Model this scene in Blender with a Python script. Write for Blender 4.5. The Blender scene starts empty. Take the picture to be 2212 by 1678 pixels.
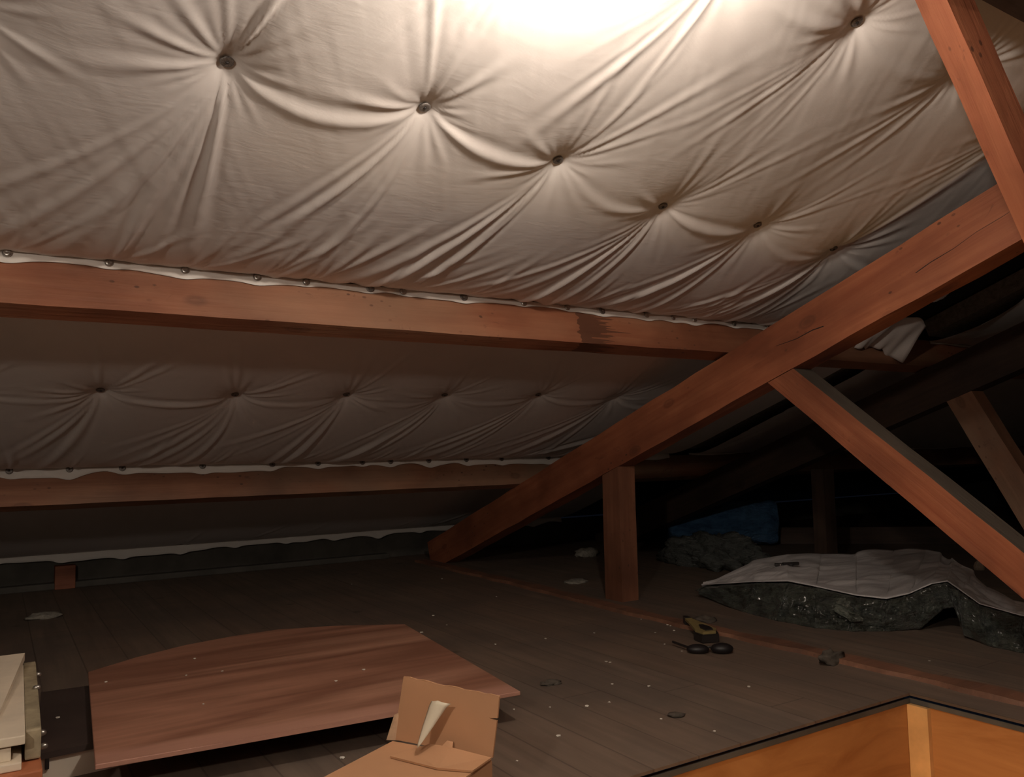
import bpy, bmesh, math, random
import numpy as np
from mathutils import Vector, Matrix

rnd = random.Random(7)
rng = np.random.default_rng(11)
scene = bpy.context.scene
COL = scene.collection

# ------------------------------------------------------------------ camera
def add_camera():
    yaw, pitch, roll = (math.radians(v) for v in (32.38629, 4.50134, -1.14012))
    f = Vector((math.sin(yaw)*math.cos(pitch), math.cos(yaw)*math.cos(pitch), math.sin(pitch)))
    r = Vector((math.cos(yaw), -math.sin(yaw), 0)); u = r.cross(f)
    c, s = math.cos(roll), math.sin(roll)
    R, U = r*c + u*s, u*c - r*s
    cam = bpy.data.cameras.new('camera'); cam.sensor_fit = 'HORIZONTAL'
    cam.sensor_width = 36.0; cam.lens = 36.0*1757.457/2212.0
    cam.clip_start = 0.02
    o = bpy.data.objects.new('camera', cam); COL.objects.link(o)
    m = Matrix((R, U, -f)).transposed().to_4x4(); m.translation = Vector((0, 0, 0.6))
    o.matrix_world = m
    scene.camera = o
add_camera()

# ------------------------------------------------------------------ world, exposure
w = bpy.data.worlds.new('world'); scene.world = w; w.use_nodes = True
w.node_tree.nodes['Background'].inputs[0].default_value = (0.45, 0.6, 1.0, 1)
w.node_tree.nodes['Background'].inputs[1].default_value = 0.004
vs = scene.view_settings
vs.view_transform = 'Standard'; vs.look = 'None'; vs.gamma = 1; vs.use_curve_mapping = False
vs.exposure = 0.0

# ------------------------------------------------------------------ lights
LAMP = Vector((0.74, 0.78, 1.30))
LAMP_BACK = Vector((-0.75, -0.15, 1.17))      # second bulb of the attic, behind the photographer's left shoulder
def point(name, loc, power, color, radius):
    l = bpy.data.lights.new(name, 'POINT'); l.energy = power; l.color = color; l.shadow_soft_size = radius
    o = bpy.data.objects.new(name, l); o.location = loc; COL.objects.link(o); return o
BULB_POWER = 480.0; BULB_BACK_POWER = 800.0; BULB_COLOR = (1.0, 0.865, 0.735)      # the bulb's own glowing glass (built below) is the light
STAIR = Vector((1.22, 0.98, -0.72))
point('stairwell_lamp_light', STAIR, 8.5, (1.0, 0.66, 0.30), 0.05)

# ------------------------------------------------------------------ helpers
def link(o):
    COL.objects.link(o); return o
def tag(o, label=None, cat=None, group=None, kind=None):
    if label: o['label'] = label
    if cat: o['category'] = cat
    if group: o['group'] = group
    if kind: o['kind'] = kind
    return o
def empty(name, loc, label=None, cat=None, group=None, rz=0.0):
    o = bpy.data.objects.new(name, None); o.location = loc; o.rotation_euler = (0, 0, rz)
    o.empty_display_size = 0.05
    return tag(link(o), label, cat, group)
def mesh_obj(name, verts, faces, mat, parent=None, smooth=False):
    me = bpy.data.meshes.new(name); me.from_pydata([tuple(v) for v in verts], [], faces); me.update()
    if mat: me.materials.append(mat)
    if smooth:
        for p in me.polygons: p.use_smooth = True
    o = bpy.data.objects.new(name, me); link(o)
    if parent: o.parent = parent
    return o
def bm_obj(name, bm, mat, parent=None, smooth=False):
    bmesh.ops.recalc_face_normals(bm, faces=bm.faces[:])
    me = bpy.data.meshes.new(name); bm.to_mesh(me); bm.free()
    for m in (mat if isinstance(mat, (list, tuple)) else [mat]):
        me.materials.append(m)
    if smooth:
        for p in me.polygons: p.use_smooth = True
    o = bpy.data.objects.new(name, me); link(o)
    if parent: o.parent = parent
    return o
def bm_box(bm, lo, hi, bevel=0.0, M=None):
    vs_ = [bm.verts.new((x, y, z)) for x in (lo[0], hi[0]) for y in (lo[1], hi[1]) for z in (lo[2], hi[2])]
    idx = [(0, 1, 3, 2), (4, 6, 7, 5), (0, 4, 5, 1), (2, 3, 7, 6), (0, 2, 6, 4), (1, 5, 7, 3)]
    fs = [bm.faces.new([vs_[i] for i in f]) for f in idx]
    geom = vs_
    if bevel > 0:
        es = list({e for f in fs for e in f.edges})
        r = bmesh.ops.bevel(bm, geom=es, offset=bevel, segments=2, affect='EDGES', profile=0.6)
        geom = list({v for f in r['faces'] for v in f.verts} | {v for v in vs_ if v.is_valid})
    if M is not None:
        bmesh.ops.transform(bm, matrix=M, verts=[v for v in geom if v.is_valid])
    return geom
def box(name, lo, hi, mat, parent=None, bevel=0.0):
    bm = bmesh.new(); bm_box(bm, lo, hi, bevel)
    return bm_obj(name, bm, mat, parent)
def poly_prism(bm, pts, z0, z1):
    """flat polygon (list of xy) extruded between z0 and z1; z1 may be a list per point"""
    n = len(pts)
    zb = z0 if hasattr(z0, '__len__') else [z0]*n
    zt = z1 if hasattr(z1, '__len__') else [z1]*n
    b = [bm.verts.new((p[0], p[1], z)) for p, z in zip(pts, zb)]
    t = [bm.verts.new((p[0], p[1], z)) for p, z in zip(pts, zt)]
    bm.faces.new(b[::-1]); bm.faces.new(t)
    for i in range(n):
        bm.faces.new((b[i], b[(i+1) % n], t[(i+1) % n], t[i]))

# ------------------------------------------------------------------ materials
class NT:
    def __init__(s, name):
        s.m = bpy.data.materials.new(name); s.m.use_nodes = True
        s.t = s.m.node_tree; s.n = s.t.nodes; s.l = s.t.links
        s.b = s.n['Principled BSDF']
    def node(s, t, **kw):
        n = s.n.new(t)
        for k, v in kw.items():
            if k in n.inputs.keys() if isinstance(k, str) else False: n.inputs[k].default_value = v
            else: setattr(n, k, v)
        return n
    def coords(s, scale=(1, 1, 1), world=False, rot=(0, 0, 0), jitter=True):
        mp = s.n.new('ShaderNodeMapping'); mp.inputs['Scale'].default_value = scale
        mp.inputs['Rotation'].default_value = rot
        if world:
            g = s.n.new('ShaderNodeNewGeometry'); src = g.outputs['Position']
            s.l.new(src, mp.inputs['Vector'])
        else:
            tc = s.n.new('ShaderNodeTexCoord'); src = tc.outputs['Object']
            if jitter:
                oi = s.n.new('ShaderNodeObjectInfo')
                ml = s.n.new('ShaderNodeMath'); ml.operation = 'MULTIPLY'; ml.inputs[1].default_value = 37.0
                s.l.new(oi.outputs['Random'], ml.inputs[0])
                va = s.n.new('ShaderNodeVectorMath'); va.operation = 'ADD'
                s.l.new(src, va.inputs[0]); s.l.new(ml.outputs[0], va.inputs[1]); src = va.outputs[0]
            s.l.new(src, mp.inputs['Vector'])
        return mp.outputs['Vector']
    def noise(s, vec, scale=5, detail=4, rough=0.5, dist=0.0):
        n = s.n.new('ShaderNodeTexNoise'); n.inputs['Scale'].default_value = scale
        n.inputs['Detail'].default_value = detail; n.inputs['Roughness'].default_value = rough
        n.inputs['Distortion'].default_value = dist
        s.l.new(vec, n.inputs['Vector']); return n.outputs['Fac']
    def vor(s, vec, scale=5, feature='F1', rnd_=1.0):
        n = s.n.new('ShaderNodeTexVoronoi'); n.feature = feature; n.inputs['Scale'].default_value = scale
        n.inputs['Randomness'].default_value = rnd_
        s.l.new(vec, n.inputs['Vector']); return n.outputs['Distance']
    def ramp(s, fac, stops):
        n = s.n.new('ShaderNodeValToRGB'); e = n.color_ramp.elements
        while len(e) < len(stops): e.new(0.5)
        for i, (p, c) in enumerate(stops):
            e[i].position = p
            e[i].color = (c, c, c, 1) if not hasattr(c, '__len__') else (*c, 1)
        s.l.new(fac, n.inputs['Fac']); return n.outputs['Color']
    def mix(s, fac, a, b, mode='MIX'):
        n = s.n.new('ShaderNodeMix'); n.data_type = 'RGBA'; n.blend_type = mode
        for v, i in ((fac, 0), (a, 6), (b, 7)):
            if isinstance(v, (int, float)): n.inputs[i].default_value = v
            elif isinstance(v, tuple): n.inputs[i].default_value = (*v, 1)
            else: s.l.new(v, n.inputs[i])
        return n.outputs[2]
    def math(s, op, a, b=0.0, clamp=False):
        n = s.n.new('ShaderNodeMath'); n.operation = op; n.use_clamp = clamp
        for v, i in ((a, 0), (b, 1)):
            if isinstance(v, (int, float)): n.inputs[i].default_value = v
            else: s.l.new(v, n.inputs[i])
        return n.outputs[0]
    def bump(s, h, strength=0.3, dist=0.01):
        n = s.n.new('ShaderNodeBump'); n.inputs['Strength'].default_value = strength
        n.inputs['Distance'].default_value = dist
        s.l.new(h, n.inputs['Height']); s.l.new(n.outputs['Normal'], s.b.inputs['Normal'])
    def set(s, color=None, rough=None, **kw):
        if color is not None:
            if isinstance(color, tuple): s.b.inputs['Base Color'].default_value = (*color, 1)
            else: s.l.new(color, s.b.inputs['Base Color'])
        if rough is not None:
            if isinstance(rough, (int, float)): s.b.inputs['Roughness'].default_value = rough
            else: s.l.new(rough, s.b.inputs['Roughness'])
        for k, v in kw.items():
            s.b.inputs[k.replace('_', ' ')].default_value = v
        return s.m

def timber_mat(name, light, dark, knot, dust=None, dustamt=0.35, joint=None, joint_y=0.0):
    N = NT(name)
    v1 = N.coords((1.2, 26, 26)); v2 = N.coords((2.2, 4, 4)); v3 = N.coords((5.0, 9.5, 9.5))
    vf = N.coords((3, 60, 60)); vs_ = N.coords((16, 26, 26))
    grain = N.noise(v1, 1.6, 5, 0.6, 0.6)
    fine = N.noise(vf, 2, 3, 0.6)
    blot = N.noise(v2, 1.3, 4, 0.55)
    col = N.mix(N.ramp(grain, [(0.3, 0.0), (0.7, 1.0)]), dark, light)
    col = N.mix(N.ramp(blot, [(0.38, 0.0), (0.68, 0.85)]), col, tuple(c*0.55 for c in dark))
    if dust:
        dn = N.noise(N.coords((1.4, 3, 3)), 1.1, 3, 0.5)
        col = N.mix(N.math('MULTIPLY', N.ramp(dn, [(0.42, 0.0), (0.66, 1.0)]), dustamt), col, dust)
    # knots: sparse ringed spots
    kd = N.vor(v3, 0.75)
    kmask = N.ramp(kd, [(0.07, 1.0), (0.10, 0.5), (0.115, 0.9), (0.16, 0.0)])
    col = N.mix(N.math('MULTIPLY', kmask, 0.45), col, knot)
    # small specks and nail marks, gathered in patches
    sd = N.vor(vs_, 1.5)
    sm = N.ramp(sd, [(0.10, 1.0), (0.17, 0.0)])
    patch = N.ramp(N.noise(v2, 1.9, 2, 0.5), [(0.5, 0.0), (0.6, 1.0)])
    col = N.mix(N.math('MULTIPLY', N.math('MULTIPLY', sm, patch), 0.8), col, knot)
    sc_ = N.ramp(N.noise(N.coords((9, 14, 14)), 1.4, 5, 0.7, 1.5), [(0.60, 0.0), (0.68, 1.0)])
    col = N.mix(N.math('MULTIPLY', N.math('MULTIPLY', sc_, patch), 0.45), col, knot)
    if joint is not None:      # dark ragged finger joint across the timber
        tc = N.n.new('ShaderNodeTexCoord'); sx = N.n.new('ShaderNodeSeparateXYZ')
        N.l.new(tc.outputs['Object'], sx.inputs[0])
        cb = N.n.new('ShaderNodeCombineXYZ')
        N.l.new(sx.outputs['Z'], cb.inputs['Z']); N.l.new(sx.outputs['Y'], cb.inputs['Y'])
        jag = N.noise(cb.outputs[0], 75, 2, 0.6)
        jag2 = N.noise(cb.outputs[0], 40, 1, 0.6)
        a = N.math('SUBTRACT', N.math('SUBTRACT', sx.outputs['X'], joint), N.math('MULTIPLY', N.math('SUBTRACT', jag2, 0.5), 0.07))
        right = N.math('MULTIPLY', N.ramp(jag, [(0.3, 0.0), (0.72, 1.0)]), 0.24)
        m1 = N.math('GREATER_THAN', a, 0.0); m2 = N.math('LESS_THAN', a, right)
        jm = N.math('MULTIPLY', m1, m2)
        col = N.mix(N.math('MULTIPLY', jm, 0.72), col, knot)
    N.bump(N.math('ADD', N.math('MULTIPLY', fine, 0.5), grain), 0.35, 0.004)
    return N.set(col, 0.62)

RED_L, RED_D, KNOT = (0.42, 0.150, 0.070), (0.29, 0.085, 0.038), (0.055, 0.020, 0.012)
M_timber = timber_mat('varnished red timber', RED_L, RED_D, KNOT)
M_timber_dusty = timber_mat('dusty brown timber', (0.36, 0.16, 0.085), (0.24, 0.10, 0.052), KNOT, (0.30, 0.21, 0.14), 0.6)
M_purlin = timber_mat('purlin timber with finger joint', (0.40, 0.165, 0.085), (0.30, 0.105, 0.052), (0.07, 0.028, 0.016), (0.36, 0.24, 0.15), 0.45, joint=3.10)
M_dusttop = timber_mat('grey dusted timber face', (0.17, 0.14, 0.11), (0.11, 0.09, 0.07), (0.05, 0.03, 0.02))

def cloth_mat():
    N = NT('off white nonwoven cloth')
    v = N.coords((1, 1, 1), world=True)
    big = N.noise(v, 1.7, 3, 0.5)
    col = N.mix(N.ramp(big, [(0.35, 0.0), (0.7, 1.0)]), (0.665, 0.615, 0.585), (0.735, 0.695, 0.665))
    v2 = N.coords((45, 150, 45), world=True, rot=(0, 0, 0.5))
    v3 = N.coords((9, 30, 9), world=True, rot=(0, 0, 0.9))
    h = N.math('ADD', N.math('MULTIPLY', N.noise(v2, 1, 3, 0.6), 0.35), N.noise(v3, 1, 4, 0.55, 0.5))
    N.bump(h, 0.30, 0.0035)
    return N.set(col, 0.72, Sheen_Weight=0.15)
M_cloth = cloth_mat()
M_hem = NT('white cloth hem').set((0.78, 0.74, 0.69), 0.65)
M_felt = NT('black roofing felt').set((0.02, 0.02, 0.022), 0.9)

def floor_mat():
    N = NT('dusty dark floorboards')
    g = N.n.new('ShaderNodeNewGeometry'); sx = N.n.new('ShaderNodeSeparateXYZ'); N.l.new(g.outputs['Position'], sx.inputs[0])
    bw = 0.118
    xi = N.math('DIVIDE', sx.outputs['X'], bw)
    fr = N.math('FRACT', N.math('ADD', xi, 100.0)); cell = N.math('FLOOR', xi)
    gap = N.math('LESS_THAN', N.math('MINIMUM', fr, N.math('SUBTRACT', 1.0, fr)), 0.017)
    wn = N.n.new('ShaderNodeTexWhiteNoise'); wn.noise_dimensions = '1D'; N.l.new(cell, wn.inputs['W'])
    # butt joints along each board
    yj = N.math('DIVIDE', N.math('ADD', sx.outputs['Y'], N.math('MULTIPLY', wn.outputs['Value'], 3.1)), 1.9)
    yf = N.math('FRACT', N.math('ADD', yj, 50.0))
    jl = N.math('LESS_THAN', yf, 0.0022)
    v = N.coords((24, 1.6, 6), world=True)
    cb = N.n.new('ShaderNodeVectorMath'); cb.operation = 'ADD'; N.l.new(v, cb.inputs[0])
    N.l.new(N.math('MULTIPLY', wn.outputs['Value'], 40.0), cb.inputs[1])
    grain = N.noise(cb.outputs[0], 1.3, 5, 0.6, 0.4)
    stain = N.noise(N.coords((1, 1, 1), world=True), 2.6, 5, 0.6, 0.2)
    col = N.mix(N.ramp(grain, [(0.3, 0.0), (0.7, 1.0)]), (0.135, 0.100, 0.076), (0.215, 0.162, 0.122))
    col = N.mix(N.math('MULTIPLY', wn.outputs['Value'], 0.35), col, (0.180, 0.115, 0.078))
    col = N.mix(N.ramp(stain, [(0.42, 0.0), (0.68, 0.65)]), col, (0.105, 0.086, 0.072))
    spots = N.ramp(N.vor(N.coords((1, 1, 1), world=True), 4.2), [(0.05, 1.0), (0.10, 0.0)])
    col = N.mix(N.math('MULTIPLY', spots, 0.55), col, (0.040, 0.028, 0.021))
    col = N.mix(N.math('MULTIPLY', N.math('MAXIMUM', gap, jl), 0.45), col, (0.035, 0.024, 0.018))
    N.bump(N.math('SUBTRACT', N.math('MULTIPLY', grain, 0.3), N.math('MAXIMUM', gap, jl)), 0.35, 0.003)
    return N.set(col, 0.62, Specular_IOR_Level=0.35)
M_floor = floor_mat()

def ply_mat():
    N = NT('orange plywood lining')
    v = N.coords((2.2, 2.2, 9), world=True)
    g = N.noise(v, 1.4, 4, 0.6, 1.2)
    col = N.mix(N.ramp(g, [(0.3, 0.0), (0.72, 1.0)]), (0.36, 0.145, 0.045), (0.56, 0.27, 0.095))
    k = N.ramp(N.vor(N.coords((1, 1, 0.7), world=True), 6.5), [(0.07, 1.0), (0.12, 0.0)])
    col = N.mix(N.math('MULTIPLY', k, 0.7), col, (0.13, 0.035, 0.012))
    N.bump(g, 0.12, 0.003)
    return N.set(col, 0.38)
M_ply = ply_mat()

M_lath = None
def simple(name, color, rough=0.6, noise=0.25, scale=12, bump=0.15, bd=0.004, metal=0.0, **kw):
    N = NT(name); v = N.coords()
    n = N.noise(v, scale, 4, 0.6)
    lo = tuple(c*(1-noise) for c in color); hi = tuple(min(1, c*(1+noise)) for c in color)
    N.bump(n, bump, bd)
    return N.set(N.mix(N.ramp(n, [(0.3, 0.0), (0.7, 1.0)]), lo, hi), rough, Metallic=metal, **kw)
M_lath = simple('pine lath with light in colour', (0.72, 0.42, 0.17), 0.4, 0.15, 14)  # brighter tone holds the stairwell light beam in its colour
M_card = simple('brown corrugated cardboard', (0.50, 0.27, 0.14), 0.75, 0.07, 5, 0.1)
M_card_edge = simple('pale torn cardboard edge', (0.56, 0.36, 0.22), 0.8, 0.15, 40)
M_paper = simple('white paper', (0.70, 0.62, 0.47), 0.6, 0.05, 8)
M_cream = simple('aged cream paint', (0.72, 0.62, 0.48), 0.5, 0.14, 9)
M_whitebody = simple('cream white enamel', (0.84, 0.77, 0.64), 0.5, 0.08, 9)
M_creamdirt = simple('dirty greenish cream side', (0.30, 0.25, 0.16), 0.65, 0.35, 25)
M_orangebox = simple('orange brown wood', (0.42, 0.14, 0.06), 0.5, 0.12, 6)
M_black = simple('black plastic', (0.022, 0.018, 0.017), 0.4, 0.2, 10)
M_blackdust = simple('dusty black cover', (0.055, 0.040, 0.034), 0.5, 0.3, 7)
M_yellow = simple('dull yellow paint', (0.26, 0.20, 0.08), 0.45, 0.2, 30)
M_glass = simple('dark tinted lens', (0.010, 0.008, 0.009), 0.5, 0.1, 5, 0.0)
M_steel = simple('galvanised steel', (0.42, 0.40, 0.37), 0.33, 0.35, 200, 0.2, 0.001, metal=0.85)
M_steeldull = simple('dull grey steel washer', (0.22, 0.20, 0.185), 0.5, 0.5, 420, 0.5, 0.001, metal=0.5)
M_crumb = simple('white plaster crumb', (0.72, 0.68, 0.60), 0.8, 0.1, 60)
M_scrap = simple('grey dusty scrap', (0.085, 0.070, 0.055), 0.85, 0.3, 40)
M_woolpale = simple('pale mineral wool', (0.26, 0.24, 0.20), 0.9, 0.3, 60, 0.6, 0.01)
M_knee = simple('grey dusty wall board', (0.085, 0.078, 0.066), 0.85, 0.3, 6)
M_post = timber_mat('dimmed red brown post', (0.27, 0.115, 0.062), (0.19, 0.072, 0.038), KNOT)  # darker timber copy, the weaker lamp light is put into the colour
M_batten = timber_mat('worn floor batten', (0.30, 0.14, 0.082), (0.20, 0.095, 0.058), (0.06, 0.04, 0.03))
M_darkwood = timber_mat('very dark brown wood', (0.085, 0.050, 0.034), (0.05, 0.030, 0.020), (0.02, 0.014, 0.010))  # much darker tone than the other timbers

def board_mat():
    N = NT('veneered shelf board')
    v = N.coords((0.5, 3.9, 4), rot=(0, 0, 0.06), jitter=False); n = N.noise(v, 1.3, 5, 0.5, 0.35)
    v2 = N.coords((1.2, 30, 10)); n2 = N.noise(v2, 2, 4, 0.6)
    col = N.ramp(n, [(0.30, (0.20, 0.082, 0.050)), (0.44, (0.44, 0.215, 0.140)), (0.53, (0.27, 0.118, 0.074)), (0.68, (0.56, 0.30, 0.200))])
    col = N.mix(N.math('MULTIPLY', N.ramp(n2, [(0.35, 0.0), (0.65, 1.0)]), 0.25), col, (0.12, 0.05, 0.03))
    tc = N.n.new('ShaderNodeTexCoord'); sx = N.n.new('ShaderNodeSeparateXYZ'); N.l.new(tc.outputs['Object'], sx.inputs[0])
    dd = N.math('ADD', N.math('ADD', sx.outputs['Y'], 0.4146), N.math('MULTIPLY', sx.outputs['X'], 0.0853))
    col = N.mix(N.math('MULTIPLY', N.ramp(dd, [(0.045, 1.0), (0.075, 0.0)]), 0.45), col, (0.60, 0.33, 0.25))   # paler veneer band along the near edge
    k = N.ramp(N.vor(N.coords((1, 1.3, 1)), 3.3), [(0.03, 1.0), (0.055, 0.0)])
    col = N.mix(N.math('MULTIPLY', k, 0.8), col, (0.05, 0.015, 0.008))
    return N.set(col, 0.45)
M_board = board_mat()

def film_mat(name, c1, c2, rough=0.16, sc=22, st=0.9, spec=0.6, coat=0.0):
    N = NT(name); v = N.coords((0.7, 0.7, 1.8), world=True)
    n = N.noise(v, sc, 7, 0.72, 0.25); n2 = N.noise(v, sc*3.5, 3, 0.7, 0.2)
    col = N.mix(N.ramp(n, [(0.35, 0.0), (0.68, 1.0)]), c1, c2)
    N.bump(N.math('ADD', n, N.math('MULTIPLY', n2, 0.6)), st, 0.035)
    return N.set(col, rough, Specular_IOR_Level=spec, Coat_Weight=coat, Coat_Roughness=0.12)
M_wool = film_mat('dark glass wool under clear film', (0.022, 0.028, 0.022), (0.15, 0.17, 0.14), 0.2, 24, 1.0, 1.0, 1.0)
M_bluefilm = film_mat('blue plastic film', (0.03, 0.09, 0.20), (0.12, 0.28, 0.52), 0.3, 14, 0.8)
M_filmscrap = simple('pale crumpled film', (0.12, 0.13, 0.11), 0.15, 0.5, 30, 0.4, 0.01, Coat_Weight=1.0)
M_heap = film_mat('grey wool in clear film', (0.05, 0.058, 0.055), (0.17, 0.18, 0.165), 0.35, 20, 0.9)
def facing_mat():
    N = NT('white paper facing'); v = N.coords((2, 7, 3), world=True, rot=(0, 0, 0.8))
    n = N.noise(v, 1.6, 4, 0.55, 0.6)
    N.bump(n, 0.6, 0.02)
    return N.set(N.mix(N.ramp(n, [(0.35, 0.0), (0.7, 1.0)]), (0.52, 0.50, 0.50), (0.68, 0.655, 0.65)), 0.6)
M_facing = facing_mat()

# ------------------------------------------------------------------ roof geometry
T = 0.357; A = math.atan(T); CA, SA = math.cos(A), math.sin(A)
ZR = 1.761                       # roof cloth plane: z = ZR - T*y
DS = Vector((0, CA, -SA)); NIN = Vector((0, -SA, -CA))       # down the slope / into the room
def P(x, y, n=0.0):
    return Vector((x, y, ZR - T*y)) + NIN*n

# ------------------------------------------------------------------ setting
def floor_obj():
    bm = bmesh.new()
    hx0, hx1, hy0, hy1 = 0.90, 1.887, -0.60, 1.203
    for lo, hi in (((-3.0, hy1, -0.006), (8.0, 4.62, 0)), ((-3.0, -2.2, -0.006), (8.0, hy0, 0)),
                   ((-3.0, hy0, -0.006), (hx0, hy1, 0)), ((hx1, hy0, -0.006), (8.0, hy1, 0))):
        bm_box(bm, lo, hi)
    tag(bm_obj('floor', bm, M_floor), kind='structure')
floor_obj()
# stairwell lining: plywood faces 1.5 cm inside the opening edge, a thin shadow gap under the boards
tag(box('wall_stairwell_far', (0.88, 1.207, -2.3), (1.905, 1.232, -0.022), M_ply), kind='structure')
tag(box('wall_stairwell_right', (1.892, -0.62, -2.3), (1.917, 1.207, -0.022), M_ply), kind='structure')
tag(box('wall_stairwell_left', (0.872, -0.62, -2.3), (0.897, 1.207, -0.022), M_ply), kind='structure')
tag(box('wall_stairwell_near', (0.872, -0.645, -2.3), (1.917, -0.62, -0.022), M_ply), kind='structure')
tag(box('floor_below', (-0.5, -2.0, -2.33), (3.2, 2.4, -2.3), M_floor), kind='structure')
# thin edge strips between boards and plywood
tag(box('trim_1', (0.897, 1.2040, -0.024), (1.889, 1.2080, -0.013), M_knee), kind='structure')
tag(box('trim_2', (1.8890, -0.62, -0.024), (1.8930, 1.2080, -0.013), M_knee), kind='structure')
# upright lath in stairwell corner, its pale colour stands in for a light beam
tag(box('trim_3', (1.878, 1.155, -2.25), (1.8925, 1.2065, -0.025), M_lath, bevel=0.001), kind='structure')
# batten on the floor along the truss
def batten():
    bm = bmesh.new(); n = 60
    xs0, xs1 = 1.992, 2.062
    rows = []
    for i in range(n+1):
        y = 0.2 + (4.2-0.2)*i/n
        wob = 0.005*math.sin(i*1.3) + 0.004*rnd.uniform(-1, 1); sk = -0.03*math.exp(-((y-2.3)/0.5)**2)
        z = 0.012 + rnd.uniform(-0.002, 0.002)
        rows.append([bm.verts.new(v) for v in ((xs0+sk+wob, y, -0.001), (xs0+sk+wob+0.004, y, z), (xs1+sk-wob-0.004, y, z), (xs1+sk-wob, y, -0.001))])
    for a, b in zip(rows, rows[1:]):
        for k in range(3): bm.faces.new((a[k], a[k+1], b[k+1], b[k]))
    bm.faces.new(rows[0]); bm.faces.new(rows[-1][::-1])
    tag(bm_obj('trim_4', bm, M_batten), kind='structure')
batten()
tag(box('wall_eave', (-3.0, 4.50, -0.02), (8.0, 4.56, 0.145), M_knee), kind='structure')
tag(box('baseboard_eave', (-3.0, 4.44, 0.0), (1.95, 4.50, 0.030), M_knee, bevel=0.006), kind='structure')
# roof boarding covered in black felt, both slopes
def roof():
    bm = bmesh.new()
    vs_ = [P(-3, 4.85, -0.10), P(8, 4.85, -0.10), P(8, 0.2, -0.10), P(-3, 0.2, -0.10)]
    a = [bm.verts.new(v) for v in vs_]; b = [bm.verts.new(v + Vector((0, 0, 0.03))) for v in vs_]
    bm.faces.new(a); bm.faces.new(b[::-1])
    for i in range(4): bm.faces.new((a[i], a[(i+1) % 4], b[(i+1) % 4], b[i]))
    tag(bm_obj('ceiling', bm, M_felt), kind='structure')
    bm = bmesh.new()
    rz = P(0, 0.2, -0.10).z
    vs_ = [Vector((-3, 0.2, rz)), Vector((8, 0.2, rz)), Vector((8, -2.2, rz-2.4*T)), Vector((-3, -2.2, rz-2.4*T))]
    a = [bm.verts.new(v) for v in vs_]; b = [bm.verts.new(v + Vector((0, 0, 0.03))) for v in vs_]
    bm.faces.new(a); bm.faces.new(b[::-1])
    for i in range(4): bm.faces.new((a[i], a[(i+1) % 4], b[(i+1) % 4], b[i]))
    tag(bm_obj('ceiling_rear_slope', bm, M_cloth), kind='structure')
roof()
tag(box('wall_left', (-3.05, -2.2, -0.02), (-3.0, 4.6, 1.95), M_knee), kind='structure')
tag(box('wall_right', (8.0, -2.2, -0.02), (8.05, 4.6, 1.95), M_felt), kind='structure')
tag(box('wall_rear', (-3.0, -2.25, -0.02), (8.0, -2.2, 1.2), M_knee), kind='structure')

# ------------------------------------------------------------------ timbers
def timber(name, a, b, e1, w1, e2, w2, mat, top_mat=None, bevel=0.004, label=None, cat='beam', group=None, wob=0.0, cuts=()):
    """square timber: edge line a->b, section spans e1*w1 and e2*w2 from that edge"""
    a, b = Vector(a), Vector(b); e1 = Vector(e1).normalized()
    D = (b-a); L = D.length; D.normalize()
    e1 = (e1 - D*e1.dot(D)).normalized(); e2v = Vector(e2); e2v = (e2v - D*e2v.dot(D) - e1*e2v.dot(e1)).normalized()
    bm = bmesh.new(); n = max(2, int(L/0.12))
    rows = []
    for i in range(n+1):
        x = L*i/n
        dj = [rnd.uniform(-wob, wob) for _ in range(4)]
        q = ((0, 0), (w1, 0), (w1, w2), (0, w2))
        rows.append([bm.verts.new((x, p[0]+(dj[k] if 0 < i < n else 0), p[1]+(dj[(k+1) % 4] if 0 < i < n else 0))) for k, p in enumerate(q)])
    for r0, r1 in zip(rows, rows[1:]):
        for k in range(4):
            f = bm.faces.new((r0[k], r0[(k+1) % 4], r1[(k+1) % 4], r1[k]))
            if top_mat and k == 2: f.material_index = 1
    bm.faces.new(rows[0][::-1]); bm.faces.new(rows[-1])
    es = [e for e in bm.edges if len(e.link_faces) == 2 and e.calc_face_angle(0) > 0.8]
    bmesh.ops.bevel(bm, geom=es, offset=bevel, segments=2, affect='EDGES', profile=0.5)
    M = Matrix((D, e1, e2v)).transposed().to_4x4(); M.translation = a
    Mi = M.inverted()
    for co, no in cuts:       # saw the end off along a plane (world co, normal pointing to the waste)
        r = bmesh.ops.bisect_plane(bm, geom=bm.verts[:]+bm.edges[:]+bm.faces[:], plane_co=Mi @ Vector(co), plane_no=Mi.to_3x3() @ Vector(no), clear_outer=True)
        bmesh.ops.holes_fill(bm, edges=[e for e in r['geom_cut'] if isinstance(e, bmesh.types.BMEdge)])
    o = bm_obj(name, bm, [mat, top_mat] if top_mat else mat)
    o.matrix_world = M
    return tag(o, label, cat, group)

XF = 2.113                                       # front face of the truss
SLOPE = Vector((0, CA, -SA)); UP = Vector((0, SA, CA))
def purlin(yb, zb, w_, d_, x0, x1, mat, label, top=None):
    # front bottom edge line at (yb, zb); depth goes up the roof normal, width goes down the slope
    return timber('purlin', (x0, yb, zb), (x1, yb, zb), SLOPE, w_, UP, d_, mat, None, 0.003, label, 'beam', 'purlins', wob=0.0012)
purlin(1.958, 0.929, 0.062, 0.128, 0-1.6, 7.9, M_purlin, 'upper red-brown purlin with dark ragged joint marks, under the brightest cloth')
purlin(3.271, 0.451, 0.062, 0.124, -1.6, 7.9, M_timber_dusty, 'lower dusty brown purlin, below the dim middle strip of cloth')
purlin(0.655, 1.400, 0.062, 0.110, -1.6, 7.9, M_darkwood, 'dark brown purlin crossing the top right corner of the roof')

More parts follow.
